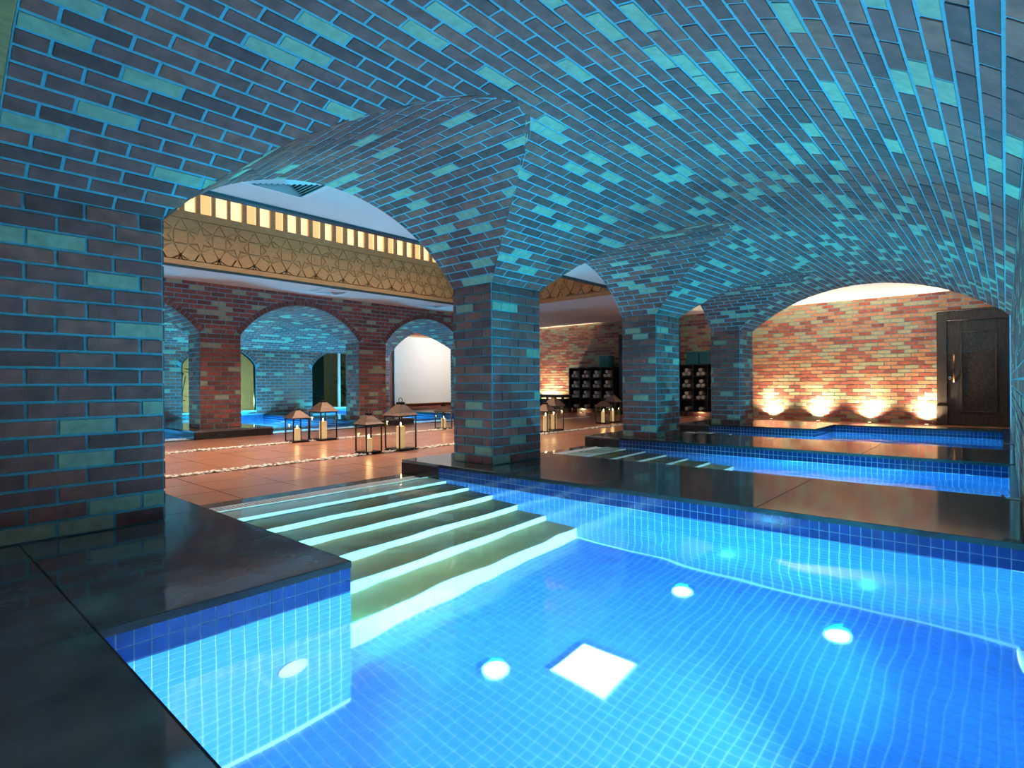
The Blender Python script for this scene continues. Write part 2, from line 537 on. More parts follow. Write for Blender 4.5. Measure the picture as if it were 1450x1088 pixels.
for a, b in WIN:
    c, h = (a + b) / 2, (b - a) / 2; rise = WZT - WZS; R = (h * h + rise * rise) / (2 * rise); ph = math.asin(h / R)
    n = round(2 * ph * R / .085); stp = 2 * ph * R / n
    lay(wb, 'arch_brick', [rect(-ph * R + i * stp, -ph * R + (i + 1) * stp, .0, .11, .011) for i in range(n)],
        lambda s, v, hh, c=c, R=R: bm_(c + (R + v) * math.sin(s / R), WZT - R + (R + v) * math.cos(s / R), hh), [M['brick_c'], M['brick_a']], [.6, .4], 40, proud=.01)

# end wall with the uplights
we = empty('wall_end', (XW, 5, ZF), kind='structure')
boxo('mortar', (XW, -3.0, ZF - .1), (XW + .2, 16.5, ZC + .05), M['mortar'], we)
lay(we, 'brick', courses(-16.0, 2.5, ZF, ZC + .02), lambda u, v, h: Vector((XW - h, -u, v)), [M['brick_t'], M['brick_b'], M['brick_a'], M['brick_p']], [.40, .26, .10, .24], 300)


# ------------------------------------------------------------------ flat ceilings, court coffer, frieze
CO = dict(x0=-1.5, x1=10.65, y0=5.95, y1=9.92)
cn = empty('ceiling', (5, 5, ZC), kind='structure')
boxo('plaster', (-3, Y2 + .01, ZC), (XW, CO['y0'], ZC + .2), M['white'], cn)
boxo('plaster', (-3, CO['y1'], ZC), (XW, my(Y2, True) - .01, ZC + .2), M['white'], cn)
boxo('plaster', (CO['x1'], CO['y0'], ZC), (XW, CO['y1'], ZC + .2), M['white'], cn)
ce = empty('ceiling', (13.4, 1, ZC), kind='structure')
boxo('plaster', (XE - .1, -3, ZC), (XW, Y2 + .01, ZC + .2), M['white'], ce)
boxo('plaster', (XE - .1, my(Y2, True) - .01, ZC), (XW, 16.5, ZC + .2), M['white'], ce)
boxo('fascia', (XE - .1, Y0 - .3, ZV + .001), (XE, Y2, ZC), M['white'], ce)
ct = empty('ceiling', (5, 8, 4.2), kind='structure')
boxo('plaster', (CO['x0'], CO['y0'] - .3, 4.2), (CO['x1'] + .3, CO['y1'] + .4, 4.35), M['white'], ct)
boxo('upstand', (CO['x0'], CO['y0'] - .25, ZC + .2), (CO['x1'], CO['y0'] - .05, 4.2), M['white'], ct)
t1 = tag(boxo('trim_1', (CO['x0'], CO['y0'] - .01, ZC - .03), (CO['x1'], CO['y0'] + .09, ZC + .2), M['trimdark']), kind='structure')
t2 = tag(boxo('trim_2', (CO['x0'], CO['y1'] - .03, ZC - .035), (CO['x1'], CO['y1'] + .03, ZC + .0), M['trimdark']), kind='structure')

FZ0, FZ1 = ZC, 3.63


def shrink(poly, d):
    cx = sum(x for x, z in poly) / len(poly); cz = sum(z for x, z in poly) / len(poly)
    out = []
    for x, z in poly:
        L = math.hypot(x - cx, z - cz); k = max(.2, (L - 1.6 * d) / L); out.append((cx + (x - cx) * k, cz + (z - cz) * k))
    return out


def girih(L, z0, z1, a):
    """raised plates: six-pointed stars ringed by squares, slim kites in the gaps"""
    out = []
    p = a * (1 + math.sqrt(3)); rows = p * math.sqrt(3) / 2
    zc_ = (z0 + z1) / 2 + .03
    for r in (-1, 0, 1):
        for k in range(-1, int(L / p) + 3):
            cx, cz = (k + (.5 if r % 2 else 0)) * p + .31, zc_ + r * rows
            q = lambda rr, an, x=cx, z=cz: (x + rr * math.cos(an), z + rr * math.sin(an))
            tip = [q(a, m * PI / 3 + PI / 6) for m in range(6)]; inn = [q(a * .43, m * PI / 3) for m in range(6)]
            star = []
            for m in range(6): star += [inn[m], tip[m]]
            out.append([(cx + (x - cx) * .87, cz + (z - cz) * .87) for x, z in star])
            for m in range(6): out.append(shrink([tip[m - 1], tip[m], inn[m]], .015))
            for s in range(3):
                th = s * PI / 3; m = p / 2; hh = a * .5 - .012
                sx, sz = cx + math.cos(th) * m, cz + math.sin(th) * m
                out.append([(sx + hh * (math.cos(th) * i - math.sin(th) * j), sz + hh * (math.sin(th) * i + math.cos(th) * j)) for i, j in ((-1, -1), (1, -1), (1, 1), (-1, 1))])
            for s in (0, 1):
                an = s * PI / 3 + PI / 6; rr = a / math.sqrt(3)
                tx, tz = cx + math.cos(an) * p / math.sqrt(3), cz + math.sin(an) * p / math.sqrt(3)
                out.append(shrink([(tx + rr * math.cos(an + PI + m * 2 * PI / 3), tz + rr * math.sin(an + PI + m * 2 * PI / 3)) for m in range(3)], .013))
    res = []
    for q in out:
        for g in (lambda u, v: u - .01, lambda u, v: L - .01 - u, lambda u, v: v - z0, lambda u, v: z1 - v):
            q = clip(q, g) if len(q) > 2 else q
        if len(q) > 2 and area2(q) > 4e-4: res.append(q)
    return res


def frieze(O, U, L, label, nind, panes):
    O = Vector(O); U = Vector(U)
    r = empty('carved_frieze', O + U * L / 2 + Vector((0, 0, FZ0)), label, 'wall panel')
    mp = plane(O, U, (0, 0, 1))
    def bx(n, u0, u1, z0, z1, h0, h1, m, b=0):
        mbx = MB(); mbx.prism([mp(u0, z0, h0), mp(u1, z0, h0), mp(u1, z1, h0), mp(u0, z1, h0)], [mp(u0, z0, h1), mp(u1, z0, h1), mp(u1, z1, h1), mp(u0, z1, h1)])
        return mbx.build(n, m, r, off=r.location, bev=b)
    nb = max(1, round(L / 1.35)); st = L / nb
    for i in range(nb): bx('board', i * st + .003, (i + 1) * st - .003, FZ0, FZ1, -.03, 0, M['wood'])
    bx('rail', 0, L, FZ0, FZ0 + .085, 0, .012, M['wood']); bx('rail', 0, L, FZ1 - .12, FZ1, 0, .022, M['wood'])
    lay(r, 'inlay', girih(L, FZ0 + .095, FZ1 - .132, .215), mp, [M['wood']], [1], nind, proud=.021, jitter=.002)
    # lit clerestory slit above
    n = round(L / .25)
    for i in range(n + 1):
        w_ = random.uniform(.045, .085)
        u = min(L - .04, i * L / n)
        bx('post', u, u + w_, FZ1, 4.2, -.05, .0, M['wood'])
    if panes:
        for i in range(n):
            bx('pane', i * L / n, (i + 1) * L / n, FZ1, 4.2, -.10, -.09, M['glow' if (i * 7) % 5 > 1 else 'glow2'])
    else:
        bx('pane', 0, L, FZ1, 4.2, -.10, -.09, M['glow'])
    return r


fr1 = frieze((CO['x0'], CO['y1'], 0), (1, 0, 0), CO['x1'] - CO['x0'], 'long carved wooden frieze under a lit slit above the court', 290, True)
fr2 = frieze((CO['x1'], CO['y1'], 0), (0, -1, 0), CO['y1'] - CO['y0'], 'short carved wooden frieze at the far end of the court, over the towel shelves', 120, False)


ca = empty('ceiling', (-1.3, 1.5, ZC), kind='structure')
boxo('plaster', (-3, -3, ZC), (X0 - .11, Y2, ZC + .2), M['white'], ca)
lamp('aisle_light', 'AREA', (-1.6, .8, ZC - .02), 14, (1, .78, .55), (-.9, 2.0, 0), .4)
# ceiling diffusers
def diffuser(cx, cy, s, label, grp=None):
    r = empty('ceiling_diffuser', (cx, cy, ZC), label, 'air vent')
    def ring(name, o, i, z0, z1, m):
        b = MB()
        co = [(-1, -1), (1, -1), (1, 1), (-1, 1)]
        for k in range(4):
            p, q = co[k], co[(k + 1) % 4]
            b.prism([(p[0] * o, p[1] * o, z0), (q[0] * o, q[1] * o, z0), (q[0] * i, q[1] * i, z1), (p[0] * i, p[1] * i, z1)],
                    [(p[0] * o, p[1] * o, z0 + .004), (q[0] * o, q[1] * o, z0 + .004), (q[0] * i, q[1] * i, z1 + .004), (p[0] * i, p[1] * i, z1 + .004)])
        return b.build(name, m, r)
    h = s / 2
    MB().box((-h * .86, -h * .86, -.001), (h * .86, h * .86, .0005)).build('opening', M['slot'], r)
    ring('frame', h, h * .84, -.012, -.016, M['plastic'])
    n = 7
    for k in range(n):
        o = h * (.84 - k * .115)
        ring('vane', o, max(.004, o - h * .085), -.004, -.032, M['plastic'])
    return r


diffuser(2.61, 5.13, .66, 'square white ceiling diffuser seen through the nearest arch')
diffuser(6.2, 10.45, .62, 'square white ceiling diffuser beyond the carved frieze, above the middle far arch')
diffuser(9.0, 10.45, .62, 'square white ceiling diffuser beyond the carved frieze, just left of the nearest pier')

# ------------------------------------------------------------------ court floor: terracotta tiles and two pebble strips
fl = empty('floor', (6, 7.8, ZF), kind='structure')
FY0, FY1 = 4.85, my(4.85, True)
PB = [(6.54, 6.70), (8.90, 9.06)]
boxo('screed', (-3, FY0 - .2, ZF - .12), (XW, FY1 + .2, ZF - .012), M['terra_grout'], fl)
boxo('screed', (11.9, -3, ZF - .12), (XW, FY0 - .2, ZF - .012), M['terra_grout'], fl)
boxo('screed', (11.5, FY1 + .2, ZF - .12), (XW, 16.5, ZF - .012), M['terra_grout'], fl)
tp = []
def rows(y0, y1, n):
    for i in range(n):
        a, b = y0 + (y1 - y0) * i / n, y0 + (y1 - y0) * (i + 1) / n
        x = -1.0 + .05
        while x < XW - .02:
            tp.append(rect(x, min(x + .6, XW), a, b, .008)); x += .6
rows(FY0, PB[0][0], 3); rows(PB[0][1], PB[1][0], 4); rows(PB[1][1], FY1, 3)
x = 12.4
for i in range(12):
    for k in range(5): tp.append(rect(x + k * .6, x + k * .6 + .6, -2.4 + i * .604, -2.4 + (i + 1) * .604, .008))
lay(fl, 'floor_tile', tp, lambda u, v, h: Vector((u, v, ZF - .008 + h)), [M['terra']], [1], 300, proud=.008, jitter=.0008)
for j, (a, b) in enumerate(PB):
    st = MB(); x = 0.8
    ico = []
    n = 0
    while x < 13.5:
        for _ in range(3):
            cx, cy_ = x + random.uniform(-.03, .03), random.uniform(a + .015, b - .015)
            rx, ry, rz = random.uniform(.016, .036), random.uniform(.014, .028), random.uniform(.011, .022)
            cz = ZF + random.uniform(-.004, .012); an = random.uniform(0, PI)
            pts = [(0, 0, -1)] + [(math.cos(k * PI / 3), math.sin(k * PI / 3), -.45) for k in range(6)] + [(math.cos(k * PI / 3 + .5) * .95, math.sin(k * PI / 3 + .5) * .95, .4) for k in range(6)] + [(0, 0, 1)]
            fs = [(0, 1 + (k + 1) % 6, 1 + k) for k in range(6)] + [(1 + k, 1 + (k + 1) % 6, 7 + (k + 1) % 6, 7 + k) for k in range(6)] + [(7 + k, 7 + (k + 1) % 6, 13) for k in range(6)]
            ca, sa = math.cos(an), math.sin(an)
            st.add([(cx + px * rx * ca - py * ry * sa, cy_ + px * rx * sa + py * ry * ca, cz + pz * rz) for px, py, pz in pts], fs)
        x += .034
    o = st.build('pebble', M['pebble'], fl, off=fl.location, smooth=True); o['kind'] = 'stuff'

# ------------------------------------------------------------------ dark stone platforms round the pools
TS = .0535


def platform(label, tops, faces, blk, cat='platform', nt=300, far=False):
    """tops: slab rectangles; faces: tiled or stone fascias; blk: rectangles filled below"""
    cx = sum((b[0] + b[1]) / 2 for b in blk) / len(blk); cy_ = sum((b[2] + b[3]) / 2 for b in blk) / len(blk)
    r = empty('stone_platform', (cx, cy_, 0), label, cat)
    for a, b, c, d in tops:
        boxo('stone_slab', (a + .0015, c + .0015, -.028), (b - .0015, d - .0015, 0), M['stone'], r, bev=.003)
    for a, b, c, d in blk:
        boxo('base', (a + .002, c + .002, -1.25), (b - .002, d - .002, -.028), M['grout'], r)
    left = nt
    for kind, O, U, L in faces:
        O = Vector(O); U = Vector(U); mp = plane(O, U, (0, 0, 1))
        if kind == 's':
            mbx = MB(); mbx.prism([mp(0, ZF - .02, -.012), mp(L, ZF - .02, -.012), mp(L, -.029, -.012), mp(0, -.029, -.012)], [mp(0, ZF - .02, 0), mp(L, ZF - .02, 0), mp(L, -.029, 0), mp(0, -.029, 0)])
            mbx.build('fascia', M['stone2'], r, off=r.location)
        else:
            n = max(1, round(L / TS)); w_ = L / n
            e_ = MB(); e_.prism([mp(0, -.031, -.002), mp(L, -.031, -.002), mp(L, -.0012, -.002), mp(0, -.0012, -.002)], [mp(0, -.031, .003), mp(L, -.031, .003), mp(L, -.0012, .003), mp(0, -.0012, .003)])
            e_.build('coping_edge', M['stone3'], r, off=r.location)
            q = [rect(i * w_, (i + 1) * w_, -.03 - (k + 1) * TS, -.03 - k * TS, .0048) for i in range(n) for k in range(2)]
            left -= lay(r, 'mosaic_tile', q, lambda u, v, h, mp=mp: mp(u, v, h - .0015), [M['shadedtile']], [1], left, proud=.0016, jitter=.0003)
            q = [rect(i * w_, (i + 1) * w_, -.03 - (k + 1) * TS, -.03 - k * TS, .0048) for i in range(n) for k in range(2, 21)]
            lay(r, 'mosaic_tile', q, lambda u, v, h, mp=mp: mp(u, v, h - .0015), [M['tile']], [1], 0, proud=.0012, jitter=.0003)
    return r


YD = 4.25                                # tiles end and stone begins on the step sides
YE = 4.85
XP = .47                                 # near deck edge
platform('big dark stone platform under the left pier, with a blue tiled edge', [(XP, 1.42, 2.24, 2.95), (XP, 1.42, 2.95, 3.9), (XP, 1.42, 3.9, YE)],
         [('t', (XP, 2.24, 0), (1, 0, 0), 1.42 - XP), ('t', (1.42, 2.24, 0), (0, 1, 0), YD - 2.24), ('s', (1.42, YD, 0), (0, 1, 0), YE - YD), ('s', (1.42, YE, 0), (-1, 0, 0), 1.42 - XP)],
         [(XP, 1.42, 2.24, YE)], nt=60)
platform('dark stone deck in the bottom left corner beside the pool', [(-1.6, XP, -1.2, .4), (-1.6, XP, .4, 2.24), (-1.6, XP, 2.24, 3.77), (-1.6, XP, 3.77, YE)],
         [('t', (XP, Y0, 0), (0, 1, 0), 2.24 - Y0)], [(-1.6, XP, -1.2, YE)], nt=0)
platform('long dark stone platform under the nearest pier, between first and second pool', [(3.70, 5.12, Y0, 1.2), (3.70, 5.12, 1.2, 2.45), (3.70, 5.12, 2.45, 3.7), (3.70, 5.12, 3.7, YE)],
         [('t', (3.70, YD, 0), (0, -1, 0), YD - Y0), ('s', (3.70, YE, 0), (0, -1, 0), YE - YD), ('t', (5.12, Y0, 0), (0, 1, 0), YD - Y0), ('s', (5.12, YE, 0), (-1, 0, 0), 1.42), ('s', (5.12, YD, 0), (0, 1, 0), YE - YD)],
         [(3.70, 5.12, Y0, YE)], nt=180)
platform('long dark stone platform under the second pier, between second and third pool', [(7.18, 8.60, Y0, 1.2), (7.18, 8.60, 1.2, 2.45), (7.18, 8.60, 2.45, 3.7), (7.18, 8.60, 3.7, YE)],
         [('t', (7.18, YD, 0), (0, -1, 0), YD - Y0), ('s', (7.18, YE, 0), (0, -1, 0), YE - YD), ('t', (8.60, Y0, 0), (0, 1, 0), YD - Y0), ('s', (8.60, YE, 0), (-1, 0, 0), 1.42)],
         [(7.18, 8.60, Y0, YE)], nt=180)
platform('dark stone platform under the last pier, stepped back towards the uplit wall', [(10.50, 12.35, 2.42, 3.6), (10.50, 12.35, 3.6, YE), (11.80, 12.35, -1.2, 1.1), (11.80, 12.35, 1.1, 2.42)],
         [('t', (10.50, YD, 0), (0, -1, 0), YD - 2.42), ('s', (10.50, YE, 0), (0, -1, 0), YE - YD), ('t', (10.50, 2.42, 0), (1, 0, 0), 1.30), ('t', (11.80, 2.42, 0), (0, -1, 0), 2.4), ('s', (12.35, YE, 0), (-1, 0, 0), 1.85), ('s', (12.35, -1.2, 0), (0, 1, 0), 6.05)],
         [(10.50, 12.35, 2.42, YE), (11.80, 12.35, -1.2, 2.42)], nt=180)
# narrow ledge along the right wall of pools two and three
tag(boxo('trim_3', (5.12, Y0, -1.2), (7.18, Y0 + .05, -.005), M['tile']), kind='structure')
tag(boxo('trim_4', (8.60, Y0, -1.2), (11.80, Y0 + .10, -.005), M['tile']), kind='structure')
# far side
FE = my(YE, True); FD = my(YD, True)
for (a, b, lab) in ((3.70, 5.12, 'dark stone platform under the far pier left of the lanterns'), (7.18, 8.60, 'dark stone platform under the far pier beside the white screen'), (10.5, 12.3, 'dark stone platform under the far corner pier, behind the nearest pier')):
    platform(lab, [(a, b, FE, FE + 1.8), (a, b, FE + 1.8, YB)],
             [('s', (a, FE, 0), (1, 0, 0), b - a), ('s', (a, FD, 0), (0, -1, 0), FD - FE), ('s', (b, FE, 0), (0, 1, 0), FD - FE), ('t', (a, YB, 0), (0, -1, 0), YB - FD), ('t', (b, FD, 0), (0, 1, 0), YB - FD)],
             [(a, b, FE, YB)], nt=0)

# ------------------------------------------------------------------ pools
ZB = ZW - 1.04
RS = [4.14, 3.83, 3.52, 3.20, 2.90, 2.59]
DT = [.06, .20, .35, .50, .65, .80, 1.04]


def pool_lamp(pool, loc, d, energy, spot=None, color=LIGHTC, caustic=False):
    loc = Vector(loc); d = Vector(d).normalized(); q = d.to_track_quat('Z', 'Y').to_matrix().to_4x4()
    a = MB().lathe([(.10, -.005), (.10, .018), (.078, .026), (.075, .012)], 16).build('lamp_ring', M['plastic'], pool)
    a.matrix_local = Matrix.Translation(loc - pool.location) @ q
    b = MB().lathe([(.074, .004), (.07, .015), (.04, .022)], 16).build('lamp_lens', M['poollens'], a)
    if spot: lamp('pool_light', 'SPOT', loc + d * .05, energy, color, loc + d, .07, spot=spot, blend=1.0, parent=pool, caustic=caustic)
    else: lamp('pool_light', 'AREA', loc + d * .05, energy, color, loc + d, .15, parent=pool, caustic=caustic)


def pool(label, xa, xb, ya, far=False, alcove=None, tiles=True, lamps=(), step_x=None):
    """main basin xa..xb by ya..; the steps rise to the court between step_x"""
    sx0, sx1 = step_x
    yl, yh = sorted((my(ya, far), my(4.42, far)))
    r = empty('swimming_pool', ((xa + xb) / 2, (yl + yh) / 2, ZB), label, 'pool')
    bx0, bx1 = min(xa, sx0), max(xb, sx1)
    fl_ = MB().box((bx0, yl, ZB - .08), (bx1, yh, ZB - .005)).build('basin_floor', M['grout'], r, off=r.location)
    if tiles:
        nu, nv = int((bx1 - bx0) / TS), int((yh - yl) / TS)
        q = [rect(bx0 + i * TS, bx0 + (i + 1) * TS, yl + k * TS, yl + (k + 1) * TS, .0048) for i in range(nu + 1) for k in range(nv + 1)]
        lay(r, 'mosaic_tile', q, lambda u, v, h: Vector((u, v, ZB - .0045 + h)), [M['tile']], [1], 0 if tiles != 2 else 300, proud=.0012, jitter=0)
    else:
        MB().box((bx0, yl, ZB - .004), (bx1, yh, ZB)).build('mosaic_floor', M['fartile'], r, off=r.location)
    # wall under the right (or back) wall
    yw = my(ya, far); s = 1 if not far else -1
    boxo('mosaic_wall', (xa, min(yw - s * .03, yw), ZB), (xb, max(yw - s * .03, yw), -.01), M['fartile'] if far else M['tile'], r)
    # water sheet
    wb_ = MB(); q_ = .05 if not far else .2
    nx, ny = max(2, int((bx1 - bx0) / q_)), max(2, int((yh - yl) / q_))
    wv = []
    for k in range(ny + 1):
        for i in range(nx + 1):
            x, y = bx0 + (bx1 - bx0) * i / nx, yl + (yh - yl) * k / ny
            wv.append((x, y, ZW + RIPPLE * noise.noise(Vector((x * 2.6, y * 2.6, .3))) + RIPPLE * .35 * noise.noise(Vector((x * 6.5, y * 6.5, 4.1)))))
    wb_.add(wv, [(k * (nx + 1) + i, k * (nx + 1) + i + 1, (k + 1) * (nx + 1) + i + 1, (k + 1) * (nx + 1) + i) for k in range(ny) for i in range(nx)])
    wo = wb_.build('water', M['water'], r, off=r.location, smooth=True, label='clear rippled water')
    wo.cycles.is_caustics_caster = True
    # steps
    tops = [4.42] + RS
    for i in range(6):
        y_hi, y_lo = tops[i], RS[i]
        d0, d1 = DT[i], DT[i + 1]
        a, b = sorted((my(y_hi, far), my(y_lo, far)))
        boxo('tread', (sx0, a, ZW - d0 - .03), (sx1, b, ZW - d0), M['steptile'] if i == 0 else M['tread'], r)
        c, d = sorted((my(y_lo, far), my(y_lo + .03, far)))
        e, f_ = sorted((my(y_lo - .001, far), my(y_lo + .03, far)))
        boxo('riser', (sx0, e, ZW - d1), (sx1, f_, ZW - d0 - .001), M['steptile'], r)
    # back of the top step and drain grate
    a, b = sorted((my(4.42, far), my(4.47, far)))
    boxo('rim', (sx0, a, ZB), (sx1, b, ZF + .012), M['steptile'], r)
    a, b = sorted((my(4.65, far), my(YE, far)))
    boxo('stone_kerb', (sx0, a, ZF - .1), (sx1, b, ZF + .004), M['stone'], r)
    a, b = sorted((my(4.47, far), my(4.65, far)))
    boxo('channel', (sx0, a, ZF - .1), (sx1, b, ZF - .05), M['slot'], r)
    g = empty('drain_grate', ((sx0 + sx1) / 2, (a + b) / 2, ZF)); g.parent = r; g.location = Vector(((sx0 + sx1) / 2, (a + b) / 2, ZF)) - r.location
    L = sx1 - sx0; gw = b - a
    MB().box((-L / 2, -gw / 2, -.03), (L / 2, -gw / 2 + .02, .006)).build('rail', M['plastic'], g)
    MB().box((-L / 2, gw / 2 - .02, -.03), (L / 2, gw / 2, .006)).build('rail', M['plastic'], g)
    n = int(L / .032)
    if not far and tiles:
        me = None
        for i in range(n):
            xx = -L / 2 + .008 + i * .032
            if me is None:
                o = MB().box((-.008, -gw / 2 + .02, -.02), (.008, gw / 2 - .02, .004)).build('bar', M['plastic'], g); me = o.data
            else: o = link('bar', me, g)
            o.location = (xx, 0, 0)
    else:
        m_ = MB()
        for i in range(n):
            xx = -L / 2 + .008 + i * .032; m_.box((xx - .008, -gw / 2 + .02, -.02), (xx + .008, gw / 2 - .02, .004))
        o = m_.build('bar', M['plastic'], g); o['kind'] = 'stuff'
    for la in lamps: pool_lamp(r, *la)
    return r


E0 = 7.0
p1 = pool('large blue pool in the foreground with broad steps', XP, 3.70, Y0, tiles=2, step_x=(1.42, 3.70),
          lamps=[((XP + .01, .95, -.62), (1, 0, -.08), 500 * E0, 112, (.40, .93, 1.0)), ((1.75, Y0 + .01, -.60), (-.15, 1, -.08), 360 * E0, 120, (.62, .95, .95)), ((3.0, Y0 + .01, -.60), (-.1, 1, -.05), 60 * E0, 120)])
p2 = pool('second pool, between the two long dark platforms', 5.12, 7.18, Y0 + .05, step_x=(5.12, 7.18),
          lamps=[((5.13, .9, -.62), (1, 0, -.1), 170 * E0, 120), ((6.1, Y0 + .06, -.6), (0, 1, 0), 150 * E0, 120, (.62, .95, .95))])
p3 = pool('third and farthest pool of this hall, by the uplit wall', 8.60, 11.80, Y0 + .10, step_x=(8.60, 10.5),
          lamps=[((8.61, 1.2, -.62), (1, 0, -.1), 170 * E0, 120), ((9.9, Y0 + .11, -.6), (0, 1, 0), 150 * E0, 120, (.62, .95, .95))])
FAR_POOLS = []
for xa, xb, lab in ((-.5, 3.7, 'far pool left of the far red pier'), (5.12, 7.18, 'far pool behind the lanterns'), (8.60, 10.5, 'far pool below the white screen')):
    fp = pool(lab, xa, xb, Y0, far=True, tiles=0, step_x=(max(xa, 1.42), xb),
         lamps=[((xb - .01, YB - 1.2, -.6), (-1, -.2, 0), 600 * E0, 120), ((xa + .01, YB - 1.6, -.6), (1, 0, 0), 500 * E0, 120)])
    FAR_POOLS.append((fp, (xa + xb) / 2))

# fittings on the floor and wall of the first pool
def floor_lamp(p, x, y, en, square=False):
    z = ZB + .002; loc = Vector((x, y, z)) - p.location
    if square:
        MB().box((-.16, -.16, 0), (.16, .16, .010)).build('lamp_frame', M['plastic'], p, loc=loc, bev=.003)
        MB().box((-.145, -.145, .010), (.145, .145, .014)).build('lamp_lens', M['poollens'], p, loc=loc)
    else:
        MB().lathe([(.068, 0), (.068, .006), (.055, .010), (.053, .006)], 20).build('lamp_ring', M['plastic'], p, loc=loc)
        MB().lathe([(.052, .004), (.05, .010), (.02, .011)], 20).build('lamp_lens', M['poollens'], p, loc=loc)
    lamp('floor_lamp_light', 'SPOT', (x, y, z + .03), en, VAULTC, (x, y, 3), .03, spot=170, blend=1.0, parent=p, caustic=True)


floor_lamp(p1, 2.34, 1.54, FL1 * .22, True)
floor_lamp(p1, 2.01, 1.90, FL1 * .12); floor_lamp(p1, 3.33, 1.53, FL1 * .85); floor_lamp(p1, 3.34, .66, FL1 * 1.45)
pool_lamp(p1, (1.425, 2.45, ZW - .75), (1, .0, .3), 160, 170, VAULTC)
pool_lamp(p1, (1.425, 3.35, ZW - .28), (.1, .75, 1), 1800, 84, VAULTC, True)  # unseen lamp, added to throw blue light through the arch onto the ceiling
pool_lamp(p2, (5.125, 3.35, ZW - .28), (.1, .75, 1), 1400, 84, VAULTC, True)  # likewise added out of view, for the ceiling behind the second arch
for x, y in ((6.1, 1.0), (6.1, 2.2)): floor_lamp(p2, x, y, FL2)  # hidden lamps, added to light the vault over the second pool
for x, y in ((9.5, 1.0), (9.5, 2.0)): floor_lamp(p3, x, y, FL2)  # unseen as well, added for the vault over the third pool
for fp, x in FAR_POOLS:
    for y in (YB - 1.0, YB - 2.2): floor_lamp(fp, x, y, FL3)  # added lamps that light the far vault from below
MB().lathe([(.065, 0), (.065, -.008), (.045, -.016), (.02, -.018)], 18, axis='y').build('wall_inlet', M['plastic'], p1, loc=Vector((1.14, 2.24, ZW - .55)) - p1.location)


# ------------------------------------------------------------------ uplights at the end wall
UPL = [(1.31, 'uplight in the floor nearest the dark door'), (2.38, 'second floor uplight from the dark door'), (3.45, 'third floor uplight from the dark door'), (4.54, 'floor uplight nearest the last pier'),
       (6.45, 'floor uplight below the partly hidden towel shelf'), (10.45, 'floor uplight glowing below the full towel shelf'), (11.75, 'floor uplight behind the low black bench')]
for y, lab in UPL:
    r = empty('floor_uplight', (XW - .15, y, ZF), lab, 'lamp', 'uplights along the end wall')
    MB().lathe([(.062, 0), (.062, .012), (.05, .016), (.045, .010)], 16).build('bezel', M['steel'], r)
    MB().lathe([(.044, .004), (.04, .013), (.01, .015)], 14).build('lens', M['uplens'], r)
    lamp('uplight_beam', 'SPOT', (XW - .15, y, ZF + .04), 200, (1.0, .74, .46), (XW - .05, y, ZF + 1.3), .03, spot=58, blend=1.0, parent=r)
    lamp('uplight_beam', 'SPOT', (XW - .15, y, ZF + .04), (1100 if y > 10 else 330), (1.0, .74, .46), (XW - .09, y, ZF + 1.5), .03, spot=126, blend=1.0, parent=r)

# ------------------------------------------------------------------ door
d1 = empty('door_1', (XW, .44, ZF), kind='structure')
def dbx(n, y0, y1, z0, z1, h0, h1, m=M['darkwood'], p=d1, bev=.004):
    o = MB().box((-h1, y0 - .44, z0), (-h0, y1 - .44, z1)).build(n, m, None, bev=bev); o.parent = p
    if p is not d1: o.location = -p.location
    return o
dbx('door_frame', .955, 1.13, 0, 2.47, .0, .07); dbx('door_frame', -.30, -.115, 0, 2.47, .0, .07); dbx('door_frame', -.115, .955, 2.30, 2.47, .0, .07)
dbx('plinth_block', .945, 1.14, 0, .42, .0, .085); dbx('moulding', -.115, .955, 2.26, 2.30, .0, .09); dbx('moulding', -.31, 1.14, 2.47, 2.50, .0, .10)
leaf = dbx('door_leaf', -.105, .945, .01, 2.255, .0, .035)
for y0, y1, z0, z1 in ((.72, .945, .01, 2.255), (-.105, .12, .01, 2.255), (.12, .72, 2.03, 2.255), (.12, .72, .01, .28)):
    dbx('stile', y0, y1, z0, z1, .035, .052)
for y0, y1, z0, z1 in ((.69, .72, .28, 2.03), (.12, .15, .28, 2.03), (.15, .69, 2.0, 2.03), (.15, .69, .28, .31)):
    dbx('bead', y0, y1, z0, z1, .035, .062)
pm = mat('hammered_panel', (0.055, 0.05, 0.045), .35, var=.6, scale=30, bump=1.0, bscale=45)
dbx('carved_panel', .15, .69, .31, 2.0, .035, .042, pm, bev=0)
h = MB(); h.tube([(-.11, .83 - .44, .93), (-.115, .835 - .44, 1.1), (-.115, .835 - .44, 1.35), (-.11, .83 - .44, 1.53)], .017, 10)
hd = h.build('handle', M['brass'], d1, smooth=True)
for z in (.93, 1.53):
    MB().tube([(-.045, .39, z), (-.125, .39, z)], .02, 10).build('handle_post', M['steel'], hd)
MB().lathe([(.034, -.052), (.034, -.066), (.02, -.07)], 14, axis='x', c=(0, .90 - .44, 1.02)).build('lock', M['steel'], d1)
for z in (.25, .95, 1.55, 2.08):
    MB().tube([(-.06, -.108 - .44, z), (-.06, -.108 - .44, z + .14)], .016, 8).build('hinge', M['steel'], d1)

